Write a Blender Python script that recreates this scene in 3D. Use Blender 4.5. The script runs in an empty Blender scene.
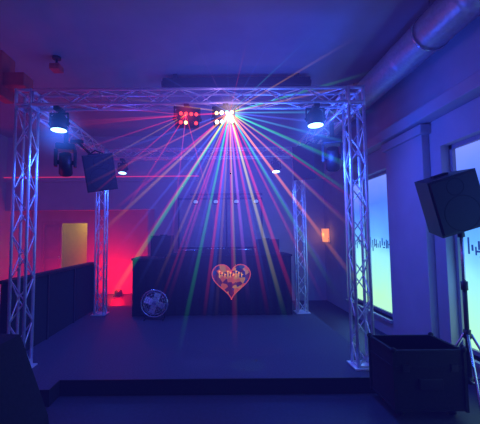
import bpy, bmesh, math, random
from mathutils import Vector, Matrix
random.seed(11)
scene=bpy.context.scene
scene.view_settings.view_transform='Standard'
COL=scene.collection

# ---------------------------------------------------------------- materials
def mat(name,col=(.5,.5,.5),rough=.6,metal=0,emit=None,es=0,noise=0,nscale=8,bump=0):
    m=bpy.data.materials.new(name); m.use_nodes=True
    nt=m.node_tree; b=nt.nodes['Principled BSDF']
    b.inputs['Base Color'].default_value=(*col,1)
    b.inputs['Roughness'].default_value=rough
    b.inputs['Metallic'].default_value=metal
    if emit:
        b.inputs['Emission Color'].default_value=(*emit,1)
        b.inputs['Emission Strength'].default_value=es
    if noise or bump:
        tc=nt.nodes.new('ShaderNodeTexCoord')
        n=nt.nodes.new('ShaderNodeTexNoise'); n.inputs['Scale'].default_value=nscale; n.inputs['Detail'].default_value=6
        nt.links.new(tc.outputs['Object'],n.inputs['Vector'])
        if noise:
            r=nt.nodes.new('ShaderNodeValToRGB')
            r.color_ramp.elements[0].position=.3; r.color_ramp.elements[1].position=.7
            r.color_ramp.elements[0].color=(*[c*(1-noise) for c in col],1)
            r.color_ramp.elements[1].color=(*[min(1,c*(1+noise)) for c in col],1)
            nt.links.new(n.outputs['Fac'],r.inputs['Fac']); nt.links.new(r.outputs['Color'],b.inputs['Base Color'])
        if bump:
            bp=nt.nodes.new('ShaderNodeBump'); bp.inputs['Strength'].default_value=bump; bp.inputs['Distance'].default_value=.01
            nt.links.new(n.outputs['Fac'],bp.inputs['Height']); nt.links.new(bp.outputs['Normal'],b.inputs['Normal'])
    return m
M_wall=mat('wall_paint',(.46,.46,.52),.8,noise=.05,nscale=3)
M_ceil=mat('ceiling_paint',(.32,.33,.38),.85,noise=.06,nscale=2)
M_floor=mat('floor_vinyl',(.035,.035,.055),.5,noise=.2,nscale=30)
M_stage=mat('stage_carpet',(.065,.058,.09),.75,noise=.25,nscale=60,bump=.3)
M_black=mat('black_plastic',(.012,.012,.015),.5)
M_blackm=mat('black_matte',(.008,.008,.011),.9,noise=.3,nscale=40)
M_cloth=mat('black_cloth',(.008,.007,.012),.95,noise=.3,nscale=20)
M_grille=mat('speaker_grille',(.014,.014,.018),.65,metal=.1,noise=.5,nscale=250)
M_alu=mat('aluminium',(.85,.85,.9),.35,metal=.4,noise=.05,nscale=20)
M_duct=mat('duct_foil',(.55,.55,.62),.4,metal=.5,noise=.1,nscale=30,bump=.3)
M_white=mat('white_cloth',(.4,.4,.45),.8,noise=.05)
M_frame=mat('window_frame',(.3,.3,.36),.5,noise=.05)
M_red=mat('red_paint_and_light',(.7,.08,.06),.5,noise=.1)  # spotlight's red; on the tray, red light put into the colour
M_chrome=mat('chrome',(.7,.7,.75),.25,metal=.8)
def emi(name,c,s): return mat(name,c,.4,emit=c,es=s)
E_blue=emi('lamp_blue_white',(.25,.55,1),6)
E_redl=emi('led_red',(1,.03,.02),3.5)
E_yel=emi('led_yellow',(1,.6,.15),5)
E_wht=emi('led_white',(1,.95,1),12)
E_grn=emi('led_green',(.1,1,.3),6)
E_cyn=emi('led_blue',(.15,.4,1),6)

# ---------------------------------------------------------------- mesh builder
class B:
    def __init__(s): s.bm=bmesh.new(); s.mats=[]
    def mi(s,m):
        if m not in s.mats: s.mats.append(m)
        return s.mats.index(m)
    def _fin(s,vs,m,smooth=False):
        i=s.mi(m)
        fs=set()
        for v in vs:
            for f in v.link_faces: fs.add(f)
        for f in fs: f.material_index=i; f.smooth=smooth
        return fs
    def box(s,lo,hi,m,mx=None,bev=0):
        lo=Vector(lo);hi=Vector(hi);c=(lo+hi)/2;d=hi-lo
        M=Matrix.Translation(c)@Matrix.Diagonal((d.x,d.y,d.z,1))
        r=bmesh.ops.create_cube(s.bm,size=1,matrix=M)
        vs=r['verts']; s._fin(vs,m)
        if bev:
            es=set(e for v in vs for e in v.link_edges)
            rr=bmesh.ops.bevel(s.bm,geom=list(es),offset=bev,segments=2,affect='EDGES',profile=.5)
            i=s.mi(m)
            vs=list(set(v for f in rr['faces'] for v in f.verts)|set(v for v in vs if v.is_valid))
            for f in rr['faces']: f.material_index=i
        if mx is not None: bmesh.ops.transform(s.bm,matrix=mx,verts=vs)
        return vs
    def cyl(s,p,q,r,m,r2=None,seg=10,mx=None,caps=True,smooth=True):
        p=Vector(p);q=Vector(q);d=q-p
        R=d.to_track_quat('Z','Y').to_matrix().to_4x4()
        M=Matrix.Translation((p+q)/2)@R
        if mx is not None: M=mx@M
        rr=bmesh.ops.create_cone(s.bm,cap_ends=caps,segments=seg,radius1=r,radius2=r if r2 is None else r2,depth=d.length,matrix=M)
        fs=s._fin(rr['verts'],m,smooth)
        for f in fs:
            if len(f.verts)>4: f.smooth=False
        return rr['verts']
    def sph(s,c,r,m,seg=16,mx=None,scale=(1,1,1)):
        M=Matrix.Translation(c)@Matrix.Diagonal((*scale,1))
        if mx is not None: M=mx@M
        rr=bmesh.ops.create_uvsphere(s.bm,u_segments=seg,v_segments=seg//2,radius=r,matrix=M)
        s._fin(rr['verts'],m,True)
    def poly(s,pts,m,th,dirv=(0,1,0),mx=None):
        d=Vector(dirv)*th
        a=[s.bm.verts.new(Vector(p)) for p in pts]; b=[s.bm.verts.new(Vector(p)+d) for p in pts]
        n=len(pts); i=s.mi(m)
        fs=[s.bm.faces.new(a),s.bm.faces.new(b[::-1])]
        for k in range(n): fs.append(s.bm.faces.new([a[k],b[k],b[(k+1)%n],a[(k+1)%n]]))
        for f in fs: f.material_index=i
        if mx is not None: bmesh.ops.transform(s.bm,matrix=mx,verts=a+b)
    def torus(s,c,R,r,m,axis='Y',seg=28,rs=6,mx=None):
        c=Vector(c); i=s.mi(m); g=[]
        for k in range(seg):
            a=2*math.pi*k/seg; row=[]
            for j in range(rs):
                b=2*math.pi*j/rs
                x=(R+r*math.cos(b))*math.cos(a); z=(R+r*math.cos(b))*math.sin(a); y=r*math.sin(b)
                v=Vector((x,y,z)) if axis=='Y' else Vector((x,z,y)) if axis=='Z' else Vector((y,x,z))
                v=c+v
                if mx is not None: v=mx@v
                row.append(s.bm.verts.new(v))
            g.append(row)
        for k in range(seg):
            for j in range(rs):
                f=s.bm.faces.new([g[k][j],g[(k+1)%seg][j],g[(k+1)%seg][(j+1)%rs],g[k][(j+1)%rs]]); f.material_index=i; f.smooth=True
    def done(s,name,loc=None):
        bmesh.ops.recalc_face_normals(s.bm,faces=s.bm.faces)
        me=bpy.data.meshes.new(name); s.bm.to_mesh(me); s.bm.free()
        for m in s.mats: me.materials.append(m)
        o=bpy.data.objects.new(name,me); COL.objects.link(o)
        if loc: o.location=loc
        return o
def rot(ax,deg): return Matrix.Rotation(math.radians(deg),4,ax)
def T(*v): return Matrix.Translation(v)

# ---------------------------------------------------------------- room
XL,XR,YB,YF,ZC=-5.2,2.7,8.4,-2.0,4.1
def slab(name,lo,hi,m):
    b=B(); b.box(lo,hi,m); return b.done(name)
slab('floor',(XL-.2,YF-.2,-.2),(XR+.4,11.4,0),M_floor)
slab('ceiling',(XL-.2,YF-.2,ZC),(XR+.4,11.4,ZC+.2),M_ceil)
slab('wall_left',(XL-.2,YF,0),(XL,11.2,ZC),M_wall)
slab('wall_front',(XL-.2,YF-.2,0),(XR+.4,YF,ZC),M_wall)
b=B()
b.box((-1.5,YB,0),(XR,YB+.2,ZC),M_wall)
b.box((XL,YB,2.25),(-1.5,YB+.2,ZC),M_wall)
b.box((-1.7,YB+.2,0),(-1.5,9.6,2.6),M_wall)
b.box((XL,YB+.2,2.45),(-1.7,9.6,2.6),M_wall)
b.box((-3.55,9.6,0),(-1.5,9.75,2.6),M_wall)
b.box((XL,9.6,0),(-4.9,9.75,2.6),M_wall)
b.box((-4.9,9.6,2.05),(-3.55,9.75,2.6),M_wall)
b.box((XL,11.0,0),(-1.5,11.2,2.6),mat('corridor_wall_lit',(.8,.65,.25),.8,noise=.04))  # the corridor's yellow light is also put into this wall colour
b.box((-3.2,9.75,0),(-3.1,11.0,2.6),M_wall)
b.box((XL,9.75,2.45),(-1.5,11.0,2.6),M_wall)
b.done('wall_back')
W=[(2.2,4.0),(5.3,7.06)]; zb,zt=.27,2.63
b=B()
for a,c in ((YF,2.2),(4.0,5.3),(7.06,YB+.2)): b.box((XR,a,0),(XR+.3,c,ZC),M_wall)
for a,c in W:
    b.box((XR,a,0),(XR+.3,c,zb),M_wall); b.box((XR,a,zt),(XR+.3,c,ZC),M_wall)
b.done('wall_right')
b=B(); b.box((XR-.10,4.2,0),(XR,5.1,2.95),M_wall,bev=.01); b.box((XR-.14,4.15,2.83),(XR,5.15,2.95),M_wall,bev=.01); b.done('trim_1')
b=B(); b.box((XR-.2,YF,2.97),(XR,YB,3.12),M_wall,bev=.01); b.done('trim_2')
def glassmat():  # light from outside put into the panes as an emission ramp
    m=bpy.data.materials.new('backlit_frosted_glass'); m.use_nodes=True; nt=m.node_tree
    b=nt.nodes['Principled BSDF']; b.inputs['Roughness'].default_value=.35; b.inputs['Base Color'].default_value=(.1,.15,.3,1)
    tc=nt.nodes.new('ShaderNodeTexCoord'); sp=nt.nodes.new('ShaderNodeSeparateXYZ')
    mr=nt.nodes.new('ShaderNodeMapRange'); mr.inputs['From Min'].default_value=.2; mr.inputs['From Max'].default_value=2.7
    n=nt.nodes.new('ShaderNodeTexNoise'); n.inputs['Scale'].default_value=1.3
    ad=nt.nodes.new('ShaderNodeMath'); ad.operation='MULTIPLY_ADD'; ad.inputs[1].default_value=.3
    r=nt.nodes.new('ShaderNodeValToRGB'); e=r.color_ramp.elements
    e[0].position=.12; e[0].color=(.45,.95,.5,1); e[1].position=1.0; e[1].color=(.2,.28,.9,1)
    x=e.new(.36); x.color=(.3,.85,.8,1); x=e.new(.5); x.color=(.12,.45,1,1); x=e.new(.75); x.color=(.07,.2,.85,1)
    nt.links.new(tc.outputs['Object'],sp.inputs[0]); nt.links.new(tc.outputs['Object'],n.inputs['Vector'])
    nt.links.new(sp.outputs['Z'],mr.inputs['Value']); nt.links.new(n.outputs['Fac'],ad.inputs[0]); nt.links.new(mr.outputs[0],ad.inputs[2])
    sb=nt.nodes.new('ShaderNodeMath'); sb.operation='SUBTRACT'; sb.inputs[1].default_value=.15
    nt.links.new(ad.outputs[0],sb.inputs[0]); nt.links.new(sb.outputs[0],r.inputs['Fac'])
    nt.links.new(r.outputs['Color'],b.inputs['Emission Color']); b.inputs['Emission Strength'].default_value=1.1
    return m
M_glass=glassmat()
M_let=mat('window_lettering',(.03,.06,.2),.6,emit=(.02,.08,.3),es=.6)
for k,(a,c) in enumerate(W[::-1]):
    b=B(); x0=XR+.14
    b.box((x0,a,zb),(x0+.03,c,zt),M_glass)
    fw=.05
    for lo,hi in (((a),(a+fw)),((c-fw),(c))): b.box((x0-.04,lo,zb),(x0+.05,hi,zt),M_frame)
    for z in (zb,zt-fw): b.box((x0-.04,a,z),(x0+.05,c,z+fw),M_frame)
    mid=a+(c-a)*.62; b.box((x0-.03,mid-.02,zb),(x0+.04,mid+.02,zt),M_frame)
    rr=random.Random(3+k)
    y=a+.15
    while y<c-.15:
        h=rr.uniform(.06,.2); w=rr.uniform(.012,.022); zz=1.42+rr.uniform(-.05,.05)
        b.box((x0-.012,y,zz-h/2),(x0-.004,y+w,zz+h/2),M_let)
        if rr.random()<.6:
            zz+=rr.uniform(-.08,.06); b.box((x0-.012,y,zz),(x0-.004,y+.06,zz+.02),M_let)
        y+=rr.uniform(.04,.08)
    b.box((XR-.05,a-.03,zb-.04),(XR+.14,c+.03,zb),M_white)
    b.done('window_%d'%(k+1))
b=B(); b.box((XL,YB-.1,2.95),(-.4,YB,3.05),M_wall); b.box((XL,YB-.11,3.05),(-.4,YB-.06,3.07),emi('cornice_red_glow',(1,.05,.12),.5)); b.done('trim_3')  # red light on the cornice put in as a glowing strip
b=B()
b.box((-4.9,9.6,0),(-4.84,9.75,2.05),M_white); b.box((-3.61,9.6,0),(-3.55,9.75,2.05),M_white); b.box((-4.84,9.6,1.98),(-3.61,9.75,2.05),M_white)
b.box((-4.84,9.66,0),(-4.35,9.70,1.98),M_white); b.box((-4.78,9.64,.3),(-4.42,9.66,1.0),M_white); b.box((-4.78,9.64,1.15),(-4.42,9.66,1.88),M_white)
b.cyl((-4.4,9.62,1.02),(-4.4,9.66,1.02),.03,M_chrome)
b.done('door_1')

# ---------------------------------------------------------------- ceiling items
b=B()
N=240; seg=18; rings=[]; im=b.mi(M_duct)
for k in range(N+1):
    y=-1.9+9.5*k/N; r=.19+(.008 if k%2 else -.004)
    if k%30==0: r=.205
    rings.append([b.bm.verts.new((2.33+r*math.cos(2*math.pi*j/seg),y,3.74+r*math.sin(2*math.pi*j/seg))) for j in range(seg)])
for k in range(N):
    for j in range(seg):
        f=b.bm.faces.new([rings[k][j],rings[k][(j+1)%seg],rings[k+1][(j+1)%seg],rings[k+1][j]]); f.material_index=im; f.smooth=True
b.bm.faces.new(rings[0]).material_index=im; b.bm.faces.new(rings[-1][::-1]).material_index=im
for y in (1.5,3.5,5.5,7.2):
    b.torus((2.33,y,3.74),.205,.012,M_chrome,'Y'); b.cyl((2.33,y,3.93),(2.33,y,4.1),.008,M_chrome)
b.done('ventilation_duct')
b=B()
b.box((-.8,5.1,3.9),(1.5,5.28,4.04),M_black,bev=.02); b.box((-.8,5.16,3.87),(1.5,5.2,3.9),M_blackm)
for x in (-.6,1.3): b.box((x-.03,5.12,4.04),(x+.03,5.26,4.1),M_black)
b.cyl((-.82,5.19,3.97),(-.78,5.19,3.97),.05,M_black); b.cyl((1.48,5.19,3.97),(1.52,5.19,3.97),.05,M_black)
b.done('projection_screen_housing')
b=B()
b.cyl((-2.2,4.6,3.98),(-2.2,4.6,4.1),.015,M_black); b.box((-2.27,4.52,3.9),(-2.13,4.68,3.98),M_red,bev=.01); b.cyl((-2.2,4.5,3.94),(-2.2,4.53,3.94),.02,M_red)
b.cyl((-2.2,4.6,4.07),(-2.2,4.6,4.1),.06,M_black)
b.done('ceiling_spotlight')
b=B()
b.box((-4.9,3.9,3.38),(-2.25,4.12,3.54),M_red,bev=.01)
b.box((-2.62,3.87,3.25),(-2.5,4.15,3.8),M_red,bev=.01)
for x in (-4.5,-3.4): b.cyl((x,4.0,3.54),(x,4.0,4.1),.012,M_black)
b.box((-3.0,3.9,3.54),(-2.9,4.1,4.1),M_red)
b.done('ceiling_cable_tray')

# ---------------------------------------------------------------- stage
b=B()
b.box((-2.5,3.53,0),(1.78,7.2,.15),M_stage); b.box((-2.5,3.31,0),(-1.58,3.53,.15),M_stage)
b.box((-1.58,3.515,.0),(1.79,3.53,.152),M_black); b.box((-2.51,3.30,0),(-1.57,3.31,.152),M_black)
b.box((-1.58,3.31,0),(-1.57,3.53,.152),M_black)
b.done('stage_platform')

# ---------------------------------------------------------------- truss
TW=.2
def truss(b,p,q,w=TW,bay=.24,rc=.017,rd=.007):
    p=Vector(p);q=Vector(q);d=(q-p);L=d.length;d.normalize()
    up=Vector((0,0,1)) if abs(d.z)<.9 else Vector((0,1,0))
    s=d.cross(up).normalized(); u=s.cross(d).normalized()
    h=w/2-rc
    cs=[s*h+u*h,-s*h+u*h,-s*h-u*h,s*h-u*h]
    for c in cs: b.cyl(p+c,q+c,rc,M_alu,seg=10)
    n=max(2,round(L/bay)); st=L/n
    for k in range(n):
        for f in range(4):
            c0,c1=cs[f],cs[(f+1)%4]
            a,bb=(c0,c1) if (k+f)%2 else (c1,c0)
            b.cyl(p+a+d*st*k,p+bb+d*st*(k+1),rd,M_alu,seg=6,caps=False)
    for e in (p+d*.01,q-d*.01):
        for f in range(4): b.cyl(e+cs[f],e+cs[(f+1)%4],rd*1.3,M_alu,seg=6)
XA,XB_,Y1,Y2,ZT=-2.15,1.6,3.82,6.43,3.16
def tower(x,y):
    b=B(); truss(b,(x,y,.165),(x,y,ZT-.1))
    b.box((x-.13,y-.13,.151),(x+.13,y+.13,.165),M_alu)
    h=.083
    for dx in (-1,1):
        for dy in (-1,1):
            b.cyl((x+dx*h,y+dy*h,ZT-.12),(x+dx*h,y+dy*h,ZT+.1),.019,M_alu)
    for dz in (-h,h):
        for d1 in (-1,1):
            b.cyl((x-.098,y+d1*h,ZT+dz),(x+.098,y+d1*h,ZT+dz),.018,M_alu); b.cyl((x+d1*h,y-.098,ZT+dz),(x+d1*h,y+.098,ZT+dz),.018,M_alu)
    return b.done('truss_tower')
for x,y in ((XA,Y1),(XB_,Y1),(XA,Y2),(XB_,Y2)): tower(x,y)
for p,q in (((XA+.1,Y1,ZT),(XB_-.1,Y1,ZT)),((XA+.1,Y2,ZT),(XB_-.1,Y2,ZT)),((XA,Y1+.1,ZT),(XA,Y2-.1,ZT)),((XB_,Y1+.1,ZT),(XB_,Y2-.1,ZT))):
    b=B(); truss(b,p,q); b.done('truss_beam')

# ---------------------------------------------------------------- fixtures
def par(x,y,z,tilt,pan,r=.09,e=75):
    b=B(); mx=T(x,y,z)@rot('Z',pan)@rot('X',tilt)
    b.cyl((0,0,-.07),(0,0,.06),r,M_black,seg=24,mx=mx); b.cyl((0,0,.06),(0,0,.11),r,M_black,r2=r*.6,seg=24,mx=mx)
    b.torus((0,0,-.07),r,.009,M_black,'Z',mx=mx); b.cyl((0,0,-.078),(0,0,-.07),r*.95,E_blue,seg=24,mx=mx)
    m2=T(x,y,z)@rot('Z',pan)
    for s in (-1,1):
        b.box((s*(r+.012)-.006,-.015,-.03),(s*(r+.012)+.006,.015,.12),M_black,mx=m2)
        b.cyl((s*(r+.0),0,0),(s*(r+.03),0,0),.015,M_black,mx=m2)
    b.box((-r-.018,-.015,.11),(r+.018,.015,.125),M_black,mx=m2)
    b.cyl((x,y,z+.12),(x,y,ZT-.11),.012,M_black); b.box((x-.03,y-.09,ZT-.14),(x+.03,y+.09,ZT-.101),M_black)
    b.done('par_can_light')
    L=bpy.data.lights.new('par_spot','SPOT'); L.energy=e; L.color=(.02,.10,1); L.spot_size=math.radians(130); L.spot_blend=.8; L.shadow_soft_size=.08
    o=bpy.data.objects.new('par_can_spotlight',L); COL.objects.link(o); o.matrix_world=mx@T(0,0,-.11)
par(-1.78,Y1,2.88,-3,0); par(1.16,Y1,2.91,-3,0)
par(-1.76,Y2,2.87,-10,0,.075,50); par(1.17,Y2,2.87,-10,0,.075,50)

def fx(x,y,z,yaw,kind):
    b=B(); mx=T(x,y,z)@rot('Z',yaw)@rot('X',14)
    b.box((-.13,-.11,-.1),(.13,.13,.11),M_black,mx=mx,bev=.02)
    b.box((-.12,-.125,-.09),(.12,-.11,.1),M_blackm,mx=mx,bev=.005)
    cols=[E_redl,E_redl,E_yel,E_redl,M_black,E_redl,E_redl,E_redl] if kind==0 else [E_wht,E_yel,E_cyn,E_wht,E_redl,E_grn,E_wht,E_yel]
    k=0
    for ix in range(4):
        for iz in range(2):
            cx=-.085+ix*.057; cz=-.045+iz*.095
            b.torus((cx,-.13,cz),.026,.006,M_black,'Y',seg=14,mx=mx)
            b.sph((cx,-.125,cz),.019,cols[k%8],seg=12,mx=mx,scale=(1,.6,1)); k+=1
    m2=T(x,y,z)@rot('Z',yaw)
    for s in (-1,1): b.box((s*.145-.007,-.02,-.02),(s*.145+.007,.02,.14),M_black,mx=m2); b.cyl((s*.12,0,0),(s*.165,0,0),.022,M_black,mx=m2)
    b.box((-.152,-.02,.125),(.152,.02,.14),M_black,mx=m2)
    b.box((x-.03,y-.09,z+.135),(x+.03,y+.09,ZT-.101),M_black)
    return b.done('disco_effect_light')
fx(-.31,Y1-.02,2.91,12,0); fx(.13,Y1-.02,2.92,-8,1)

def speaker(b,mx,w,h,d):
    pts=[(-w/2,-d/2,-h/2),(w/2,-d/2,-h/2),(w*.34,d/2,-h/2),(-w*.34,d/2,-h/2)]
    b.poly(pts,M_black,h,(0,0,1),mx=mx)
    b.box((-w/2+.012,-d/2-.014,-h/2+.015),(w/2-.012,-d/2,h/2-.015),M_grille,mx=mx,bev=.006)
    b.torus((0,-d/2-.012,-h*.17),w*.36,.004,M_blackm,'Y',mx=mx)
    b.torus((0,-d/2-.012,h*.3),w*.17,.004,M_blackm,'Y',mx=mx)
    b.box((-w*.15,-.03,h/2),(w*.15,.03,h/2+.02),M_blackm,mx=mx)
def hung(x,y,z,w,h,d,yaw,tilt,roll,bx):
    b=B(); mx=T(x,y,z)@rot('Y',roll)@rot('Z',yaw)@rot('X',tilt)
    speaker(b,mx,w,h,d)
    b.cyl((x,y,z+h*.3),(bx,y,ZT-.12),.018,M_black); b.box((bx-.09,y-.03,ZT-.15),(bx+.09,y+.03,ZT-.101),M_black)
    for s in (-1,1): b.cyl((s*w*.4,0,h*.45),(0,0,h*.62),.01,M_black,mx=mx)
    return b.done('hanging_speaker')
hung(-1.76,5.1,2.55,.44,.54,.32,25,14,-12,-2.1)
hung(1.42,5.0,2.66,.38,.5,.32,-50,12,6,1.58)
def head(x,y,z,yaw):
    b=B(); m=T(x,y,z)@rot('Z',yaw)
    b.box((-.12,-.12,.16),(.12,.12,.24),M_black,mx=m,bev=.015)
    for s in (-1,1): b.box((s*.12-.02,-.05,-.06),(s*.12+.02,.05,.17),M_black,mx=m,bev=.008)
    mm=m@rot('X',35)
    b.cyl((0,0,-.16),(0,0,.12),.09,M_black,r2=.075,seg=20,mx=mm); b.cyl((0,0,-.175),(0,0,-.16),.08,M_blackm,seg=20,mx=mm)
    b.cyl((-.12,0,0),(.12,0,0),.03,M_black,mx=m)
    b.cyl((x,y,z+.24),(x,y,ZT-.101),.03,M_black)
    b.done('moving_head_light')
head(-2.0,4.5,2.58,20); head(1.55,4.4,2.6,-20)

# ---------------------------------------------------------------- beams and haze (self-lit volumes standing in for scattered light)
def volmat(name,col,k,radial=False,power=1.5):
    m=bpy.data.materials.new(name); m.use_nodes=True; nt=m.node_tree; nt.nodes.clear()
    out=nt.nodes.new('ShaderNodeOutputMaterial'); em=nt.nodes.new('ShaderNodeEmission'); em.inputs['Color'].default_value=(*col,1)
    nt.links.new(em.outputs[0],out.inputs['Volume'])
    if radial is None:
        em.inputs['Strength'].default_value=k; return m
    m.cycles.volume_step_rate=3.0
    tc=nt.nodes.new('ShaderNodeTexCoord')
    def math_(op,a,b_=None):
        n=nt.nodes.new('ShaderNodeMath'); n.operation=op
        for i,v in enumerate((a,b_)):
            if v is None: continue
            if isinstance(v,(int,float)): n.inputs[i].default_value=v
            else: nt.links.new(v,n.inputs[i])
        return n.outputs[0]
    if radial:
        ln=nt.nodes.new('ShaderNodeVectorMath'); ln.operation='LENGTH'; nt.links.new(tc.outputs['Object'],ln.inputs[0])
        t=math_('MAXIMUM',math_('SUBTRACT',1.0,ln.outputs['Value']),0.0)
        s=math_('MULTIPLY',math_('POWER',t,power),k)
    else:
        sp=nt.nodes.new('ShaderNodeSeparateXYZ'); nt.links.new(tc.outputs['Object'],sp.inputs[0])
        d=sp.outputs['Z']
        t=math_('POWER',math_('MAXIMUM',math_('SUBTRACT',1.0,d),0.0),power)
        s=math_('DIVIDE',math_('MULTIPLY',t,k),math_('ADD',d,.05))
    nt.links.new(s,em.inputs['Strength'])
    return m
def conemesh(name,r0,r1,m,seg=6):
    bm=bmesh.new(); bmesh.ops.create_cone(bm,cap_ends=True,segments=seg,radius1=r0,radius2=r1,depth=1,matrix=T(0,0,.5))
    bmesh.ops.recalc_face_normals(bm,faces=bm.faces)
    me=bpy.data.meshes.new(name); bm.to_mesh(me); bm.free(); me.materials.append(m); return me
BC={'r':(1,.02,.02),'o':(1,.16,.02),'p':(1,.06,.3),'g':(.04,1,.15),'y':(1,.45,.04),'b':(.08,.15,1),'c':(.08,.6,1),'v':(.5,.15,1)}
BK={'b':7.5,'v':6.0,'r':9.5,'o':8.0,'y':6.5,'g':6.5,'c':6.5,'p':7.5}
BM={k:conemesh('beam_'+k,.003,.0115,volmat('haze_beam_'+k,c,BK.get(k,8.0),power=1.7)) for k,c in BC.items()}
root=bpy.data.objects.new('disco_light_beams',None); COL.objects.link(root)
def beam(o,d,L,c,w=1.0):
    ob=bpy.data.objects.new('beam',BM[c]); COL.objects.link(ob); ob.parent=root
    q=Vector(d).to_track_quat('Z','Y'); ob.location=o; ob.rotation_mode='QUATERNION'; ob.rotation_quaternion=q; ob.scale=(L*w,L*w,L)
S=(.17,Y1-.17,2.93)
rays=[(5,2.2,'c',.3),(13,1.9,'y',.1),(21,2.0,'g',.2),(30,1.8,'y',0),(42,1.4,'c',-.2),(56,1.0,'b',-.4),(76,1.0,'r',-.5),(95,.9,'b',-.5),(118,1.1,'v',-.4),(150,1.3,'b',0),
 (168,1.5,'y',.2),(182,2.0,'r',.1),(194,2.0,'b',.3),(204,2.1,'o',.2),(213,2.2,'r',.4),(221,2.4,'y',.2),(227,2.5,'b',.4)]
cyc='rgbyrpbgrbyrgpbrbgor'
a=233; i=0
while a<317:
    rays.append((a,random.uniform(2.2,2.9),cyc[i%len(cyc)],random.uniform(-.1,.5))); a+=2.8 if 250<a<290 else 3.9; i+=1
rays+=[(320,2.4,'y',.2),(326,2.3,'r',.1),(332,2.3,'g',.3),(338,2.2,'c',.2),(344,2.2,'g',.4),(350,2.1,'c',.3),(357,2.2,'b',.2)]
for a,L,c,yc in rays:
    a=math.radians(a+random.uniform(-1.5,1.5)); beam(S,(math.cos(a),yc,math.sin(a)),L,c,random.uniform(.8,1.3))
S2=(-.31,Y1-.17,2.91)
for a,L,c,yc in ((183,1.6,'r',.1),(192,1.7,'r',.3),(172,1.4,'r',.1),(205,1.5,'y',.2),(217,1.7,'r',.2),(235,1.8,'r',.2),(262,1.8,'p',.2),(285,1.6,'r',.2)):
    a=math.radians(a); beam(S2,(math.cos(a),yc,math.sin(a)),L,c,.9)
def halo(name,loc,r,col,k,sc=(1,1,1),power=3):  # self-glowing ball fading outwards, in place of lit haze
    bm=bmesh.new(); bmesh.ops.create_uvsphere(bm,u_segments=24,v_segments=14,radius=1); me=bpy.data.meshes.new(name); bm.to_mesh(me); bm.free()
    me.materials.append(volmat(name+'_haze',col,k,True,power)); o=bpy.data.objects.new(name,me); COL.objects.link(o); o.location=loc; o.scale=(r*sc[0],r*sc[1],r*sc[2]); o.parent=root; return o
halo('core_glow',(.17,Y1-.17,2.93),.25,(.9,.55,.6),6.5)
halo('wide_glow',(.17,Y1+.2,2.4),2.0,(.11,.10,1),.36,power=2)
halo('red_glow',(-.31,Y1-.17,2.91),.2,(1,.04,.03),5)
halo('red_corner_glow',(-2.8,8.8,.9),1.4,(1,.005,.02),.5,power=2)
for x,y,z in ((-1.78,Y1-.02,2.78),(1.16,Y1-.02,2.81)): halo('par_glow',(x,y,z),.42,(.04,.16,1),5)
bm=bmesh.new(); bmesh.ops.create_cube(bm,size=1,matrix=T(-1.2,3.2,2.02)@Matrix.Diagonal((7.9,10.3,4.0,1))); me=bpy.data.meshes.new('haze_glow_room'); bm.to_mesh(me); bm.free()
me.materials.append(volmat('room_haze_glow',(.06,.07,1),.0085,None)); o=bpy.data.objects.new('haze_glow_room',me); COL.objects.link(o); o.parent=root  # even blue emission through the room imitates lit haze, nothing scatters

# ---------------------------------------------------------------- stage furniture
b=B()
b.box((-2.47,3.95,.151),(-2.39,6.75,1.05),M_blackm,bev=.01); b.box((-2.49,3.93,1.05),(-2.37,6.77,1.09),M_black,bev=.01)
for y in (3.97,4.9,5.8,6.7): b.box((-2.39,y-.02,.151),(-2.37,y+.02,1.05),M_black)
b.done('low_partition')
b=B()
def drape(b,x0,x1,y,z0,z1,m,amp=.015,fr=38):
    n=int((x1-x0)/.02); im=b.mi(m); prev=None
    for k in range(n+1):
        x=x0+(x1-x0)*k/n; yy=y+amp*math.sin(x*fr)+amp*.5*math.sin(x*17)
        cur=[b.bm.verts.new((x,yy,z0)),b.bm.verts.new((x,yy*.3+y*.7,z1))]
        if prev: f=b.bm.faces.new([prev[0],cur[0],cur[1],prev[1]]); f.material_index=im; f.smooth=True
        prev=cur
drape(b,-.9,1.38,6.25,.155,1.2,M_cloth); b.box((-.92,6.22,1.2),(1.4,7.0,1.24),M_cloth,bev=.01)
b.box((-.9,6.29,.152),(1.38,6.95,1.2),M_cloth)
b.done('dj_booth')
b=B()
drape(b,-1.5,-.95,6.2,.155,1.15,M_cloth); b.box((-1.5,6.24,.152),(-.94,6.85,1.15),M_cloth); b.box((-1.52,6.17,1.15),(-.93,6.87,1.19),M_black,bev=.01)
b.done('draped_side_table')
b=B()
b.box((-.2,6.4,1.241),(.25,6.8,1.33),M_black,bev=.01)
for x in (-.7,.32): b.box((x,6.4,1.241),(x+.42,6.8,1.31),M_black,bev=.01); b.cyl((x+.21,6.6,1.31),(x+.21,6.6,1.325),.15,M_chrome,seg=28)
for k in range(6):
    for j in range(3): b.cyl((-.14+k*.06,6.48+j*.1,1.33),(-.14+k*.06,6.48+j*.1,1.35),.012,M_chrome,seg=8)
b.done('dj_mixer_console')
b=B()
b.box((.85,6.5,1.241),(1.2,6.75,1.26),M_black); b.box((.85,6.72,1.26),(1.2,6.74,1.5),M_black,mx=None)
for k in range(8): b.box((.88+k*.037,6.55,1.26),(.91+k*.037,6.66,1.263),M_grille)
b.done('laptop')
def heart(s,n=48):
    pts=[]
    for k in range(n):
        t=2*math.pi*k/n
        x=16*math.sin(t)**3; z=13*math.cos(t)-5*math.cos(2*t)-2*math.cos(3*t)-math.cos(4*t)
        pts.append((x*s,z*s))
    return pts
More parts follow.
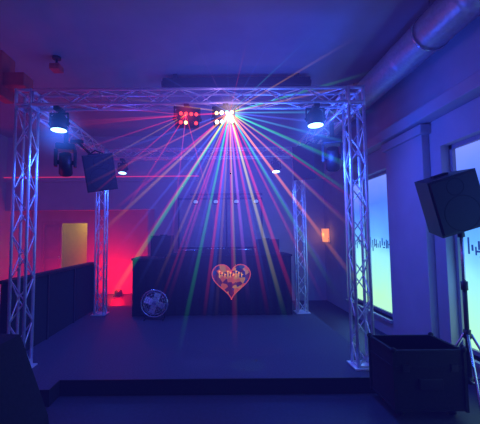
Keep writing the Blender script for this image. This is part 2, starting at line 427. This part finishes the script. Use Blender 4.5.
def heartmat():
    m=bpy.data.materials.new('heart_print'); m.use_nodes=True; nt=m.node_tree; p=nt.nodes['Principled BSDF']
    tc=nt.nodes.new('ShaderNodeTexCoord'); v=nt.nodes.new('ShaderNodeTexVoronoi'); v.inputs['Scale'].default_value=12
    r=nt.nodes.new('ShaderNodeValToRGB'); r.color_ramp.interpolation='CONSTANT'; e=r.color_ramp.elements
    e[0].color=(.7,.12,.02,1); e[1].position=.3; e[1].color=(.02,.03,.12,1)
    for p_,c in ((.5,(.7,.28,.03,1)),(.6,(.12,.015,.04,1)),(.8,(.04,.1,.16,1))): x=e.new(p_); x.color=c
    nt.links.new(tc.outputs['Object'],v.inputs['Vector']); nt.links.new(v.outputs['Color'],r.inputs['Fac'])
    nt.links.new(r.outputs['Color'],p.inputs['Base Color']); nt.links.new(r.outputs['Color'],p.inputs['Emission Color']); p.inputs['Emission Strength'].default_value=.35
    return m
b=B(); hp=heart(.0215)
b.poly([(x,0,z) for x,z in hp],heartmat(),.04,(0,1,0))
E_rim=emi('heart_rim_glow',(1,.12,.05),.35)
for k in range(len(hp)):
    x0,z0=hp[k]; x1,z1=hp[(k+1)%len(hp)]
    if (Vector((x0,z0))-Vector((x1,z1))).length>1e-4: b.cyl((x0,-.005,z0),(x1,-.005,z1),.009,E_rim,seg=6)
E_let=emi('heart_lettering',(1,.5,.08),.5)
for k in range(9):
    x=-.22+k*.05; b.box((x,-.012,.03+.02*(k%2)),(x+.014,0,.15-.02*(k%3)),E_let)
    b.box((x,-.012,.13-.03*(k%3)),(x+.035,0,.14-.03*(k%3)),E_let)
b.done('heart_sign',(.28,6.17,.81))
b=B(); c=(-1.06,5.95,.43)
for R in (.23,.19,.15,.11,.07): b.torus(c,R,.004 if R<.2 else .01,M_chrome,'Y')
b.torus((c[0],c[1]+.1,c[2]),.2,.008,M_chrome,'Y')
for k in range(20):
    a=2*math.pi*k/20; b.cyl((c[0],c[1]-.015,c[2]),(c[0]+.23*math.cos(a),c[1],c[2]+.23*math.sin(a)),.0025,M_chrome,seg=5)
    b.cyl((c[0]+.23*math.cos(a),c[1],c[2]+.23*math.sin(a)),(c[0]+.2*math.cos(a),c[1]+.1,c[2]+.2*math.sin(a)),.0025,M_chrome,seg=5)
for k in range(4):
    b.box((.02,-.004,-.055),(.18,.004,.055),M_alu,mx=T(c[0],c[1]+.05,c[2])@rot('Y',k*90+20)@rot('X',25))
b.cyl((c[0],c[1]-.03,c[2]),(c[0],c[1]+.18,c[2]),.04,M_chrome)
for s in (-1,1): b.cyl((c[0]+s*.24,c[1]+.04,c[2]),(c[0]+s*.16,c[1]+.04,.165),.009,M_black)
for s in (-1,1): b.cyl((c[0]+s*.16,c[1]-.08,.162),(c[0]+s*.16,c[1]+.16,.162),.01,M_black)
b.cyl((c[0]-.16,c[1]+.04,.162),(c[0]+.16,c[1]+.04,.162),.01,M_black)
b.done('floor_fan')
b=B()
b.cyl((.25,7.5,0),(.25,7.5,2.5),.02,M_black); b.cyl((-.55,7.5,2.5),(1.05,7.5,2.5),.022,M_black)
for a in (90,210,330): b.cyl((.25,7.5,.45),(.25+.45*math.cos(math.radians(a)),7.5+.45*math.sin(math.radians(a)),.015),.014,M_black)
E_lens=emi('bar_lens',(.25,.4,.8),.5)
for k,x in enumerate((-.42,0.02,.47,.9)):
    b.cyl((x,7.5,2.5),(x,7.5,2.42),.01,M_black); b.cyl((x,7.42,2.33),(x,7.56,2.42),.075,M_black,seg=18); b.cyl((x,7.415,2.325),(x,7.42,2.33),.05,E_lens,seg=18)
b.done('light_bar_stand')
b=B()
b.box((-.85,8.1,1.3),(1.1,8.12,2.45),M_white)
for z in (1.28,2.45): b.box((-.88,8.08,z),(1.13,8.14,z+.04),M_black)
for x in (-.88,1.1): b.box((x,8.08,1.28),(x+.03,8.14,2.49),M_black)
for x in (-.7,.9): b.cyl((x,8.13,0),(x,8.13,1.3),.02,M_black); b.box((x-.03,7.85,0),(x+.03,8.38,.03),M_black)
b.done('projection_screen')
def floorspk(x,y,z0,w,h,d,yaw,name='floor_speaker'):
    b=B(); speaker(b,T(x,y,z0+h/2)@rot('Z',yaw),w,h,d); return b.done(name)
floorspk(1.12,7.55,0,.5,1.5,.45,0)
floorspk(-1.15,7.6,0,.5,1.6,.45,0)
b=B(); b.cyl((-2.6,9.2,.03),(-2.6,9.25,.16),.09,M_black,seg=20); b.cyl((-2.6,9.25,.16),(-2.6,9.252,.165),.08,E_redl,seg=20); b.box((-2.72,9.15,0),(-2.48,9.28,.03),M_black)
for s in (-1,1): b.box((-2.6+s*.1-.006,9.2,.02),(-2.6+s*.1+.006,9.24,.13),M_black)
b.done('uplight')
b=B(); b.box((XR-.02,8.0,1.4),(XR,8.2,1.75),M_chrome); b.cyl((XR-.09,8.1,1.42),(XR-.09,8.1,1.73),.06,emi('sconce_glow',(1,.3,.08),1.0),r2=.08,seg=18); b.cyl((XR-.09,8.1,1.5),(XR,8.1,1.5),.015,M_chrome)
b.done('wall_sconce')

# ---------------------------------------------------------------- foreground
b=B()
x0,x1,y0,y1,z1=1.53,2.14,3.02,3.47,.58
b.box((x0,y0,.06),(x1,y1,z1),M_blackm,bev=.02)
for z in (.07,.42,z1-.02): b.box((x0-.006,y0-.006,z),(x1+.006,y1+.006,z+.02),M_blackm)
for x in (x0,x1):
    for y in (y0,y1): b.box((x-.012,y-.012,.06),(x+.012,y+.012,z1+.004),M_blackm); b.sph((x,y,z1),.025,M_blackm,seg=10)
for x in (x0+.08,x1-.08):
    for y in (y0+.08,y1-.08): b.cyl((x-.02,y,.035),(x+.02,y,.035),.035,M_black)
b.box((1.74,y0-.02,.25),(1.94,y0,.34),M_black,bev=.005)
for x in (1.6,2.02): b.box((x,y0-.012,.4),(x+.06,y0,.46),M_black)
b.done('flight_case')
b=B(); tx,ty=2.31,3.2
b.cyl((tx,ty,.25),(tx,ty,1.1),.02,M_black); b.cyl((tx,ty,1.0),(tx,ty,1.66),.016,M_chrome)
b.cyl((tx,ty,1.06),(tx,ty,1.14),.03,M_black); b.cyl((tx,ty,.62),(tx,ty,.7),.032,M_black); b.cyl((tx,ty,.22),(tx,ty,.28),.03,M_black)
for a,R in ((243,.52),(340,.35),(95,.5)):
    ca,sa=math.cos(math.radians(a)),math.sin(math.radians(a))
    f=(tx+ca*R,ty+sa*R,.018)
    b.cyl((tx+ca*.03,ty+sa*.03,.66),f,.012,M_chrome); b.sph(f,.018,M_black,seg=8)
    b.cyl((tx+ca*.02,ty+sa*.02,.25),(tx+ca*R*.55,ty+sa*R*.55,.31),.009,M_chrome)
mx=T(tx-.13,ty-.02,1.87)@rot('Y',-17)@rot('Z',-3)@rot('X',6)
speaker(b,mx,.44,.52,.32); b.cyl((tx,ty,1.55),(tx-.02,ty,1.72),.03,M_black)
b.done('speaker_on_tripod')
b=B()
prof=[(-1.75,0,0),(-1.12,0,0),(-1.17,0,.35),(-1.38,0,.9),(-1.75,0,.92)]
b.poly([(x,1.95,z) for x,_,z in prof],M_blackm,.5,(0,1,0))
b.box((-1.70,1.935,.05),(-1.25,1.95,.5),M_grille,bev=.005); b.torus((-1.48,1.93,.28),.17,.01,M_black,'Y')
for k in range(3): b.sph((-1.34,1.94,.70-.04*k),.004,E_grn,seg=6)
b.done('bass_speaker_cabinet')

# ---------------------------------------------------------------- lights
def pt(name,loc,e,col,r=.15):
    L=bpy.data.lights.new(name,'POINT'); L.energy=e; L.color=col; L.shadow_soft_size=r
    o=bpy.data.objects.new(name,L); COL.objects.link(o); o.location=loc
def area(name,loc,target,e,col,sx,sy):
    L=bpy.data.lights.new(name,'AREA'); L.shape='RECTANGLE'; L.size=sx; L.size_y=sy; L.energy=e; L.color=col
    o=bpy.data.objects.new(name,L); COL.objects.link(o); o.location=loc
    o.rotation_mode='QUATERNION'; o.rotation_quaternion=(Vector(target)-Vector(loc)).to_track_quat('-Z','Y')
pt('blue_fill_right',(1.35,4.2,2.5),52,(.02,.09,1))  # added blue fill for the right wall, not a fixture
pt('blue_fill_left',(-1.4,4.4,2.6),12,(.05,.08,1))  # added blue fill under the left truss, not a fixture
pt('blue_fill_front',(1.1,.6,2.4),24,(.03,.07,1),.4)  # added blue fill for the camera side, no lamp modelled
pt('magenta_fill_left',(-4.3,3.0,2.6),9,(1,.04,.25),.3)  # added fill for the purple tint at left, no lamp modelled
pt('alcove_red_light',(-2.6,9.1,.35),42,(1,.003,.01),.08)
pt('alcove_red_light',(-4.4,9.0,.5),12,(1,.005,.01),.08)
pt('red_fill_left',(-3.8,5.6,1.0),16,(1,.005,.02),.08)  # added red fill for left tower and partition, off the stage
pt('corridor_light',(-3.7,10.6,2.2),14,(1,.7,.08),.1)
pt('sconce_light',(XR-.2,8.05,1.6),.8,(1,.4,.1),.05)
pt('disco_light_glow',(.17,3.45,2.85),3.5,(.6,.3,1),.05)
area('window_glow',(2.6,6.2,1.4),(0,5.5,1),12,(.06,.25,1),1.7,2.2)
area('window_glow',(2.6,3.1,1.4),(0,3.5,.8),7,(.06,.22,1),1.7,2.2)
for k,(x,y,c) in enumerate(((-.7,4.3,(1,.1,.2)),(-.2,4.0,(.2,.3,1)),(.1,4.5,(1,.2,.6)),(.35,3.9,(.2,1,.4)),(.6,4.4,(1,.1,.3)),(.05,5.2,(.6,.4,1)),(-.5,5.1,(.9,.3,.2)),(.75,5.1,(.3,.9,.4)))):
    L=bpy.data.lights.new('disco_pin_spot','SPOT'); L.energy=90; L.color=c; L.spot_size=math.radians(9); L.spot_blend=.6; L.shadow_soft_size=.02
    o=bpy.data.objects.new('disco_pin_spot',L); COL.objects.link(o); o.location=S
    o.rotation_mode='QUATERNION'; o.rotation_quaternion=(Vector((x,y,.15))-Vector(S)).to_track_quat('-Z','Y')
w=bpy.data.worlds.new('world'); scene.world=w; w.use_nodes=True
w.node_tree.nodes['Background'].inputs[0].default_value=(.01,.01,.05,1)

# ---------------------------------------------------------------- camera
cd=bpy.data.cameras.new('camera'); cam=bpy.data.objects.new('camera',cd); COL.objects.link(cam)
cd.sensor_width=36; cd.lens=25.5; cd.shift_x=.052; cd.clip_start=.05
cam.matrix_world=T(0,0,1.58)@rot('X',94.04)@rot('Z',-.5)
scene.camera=cam
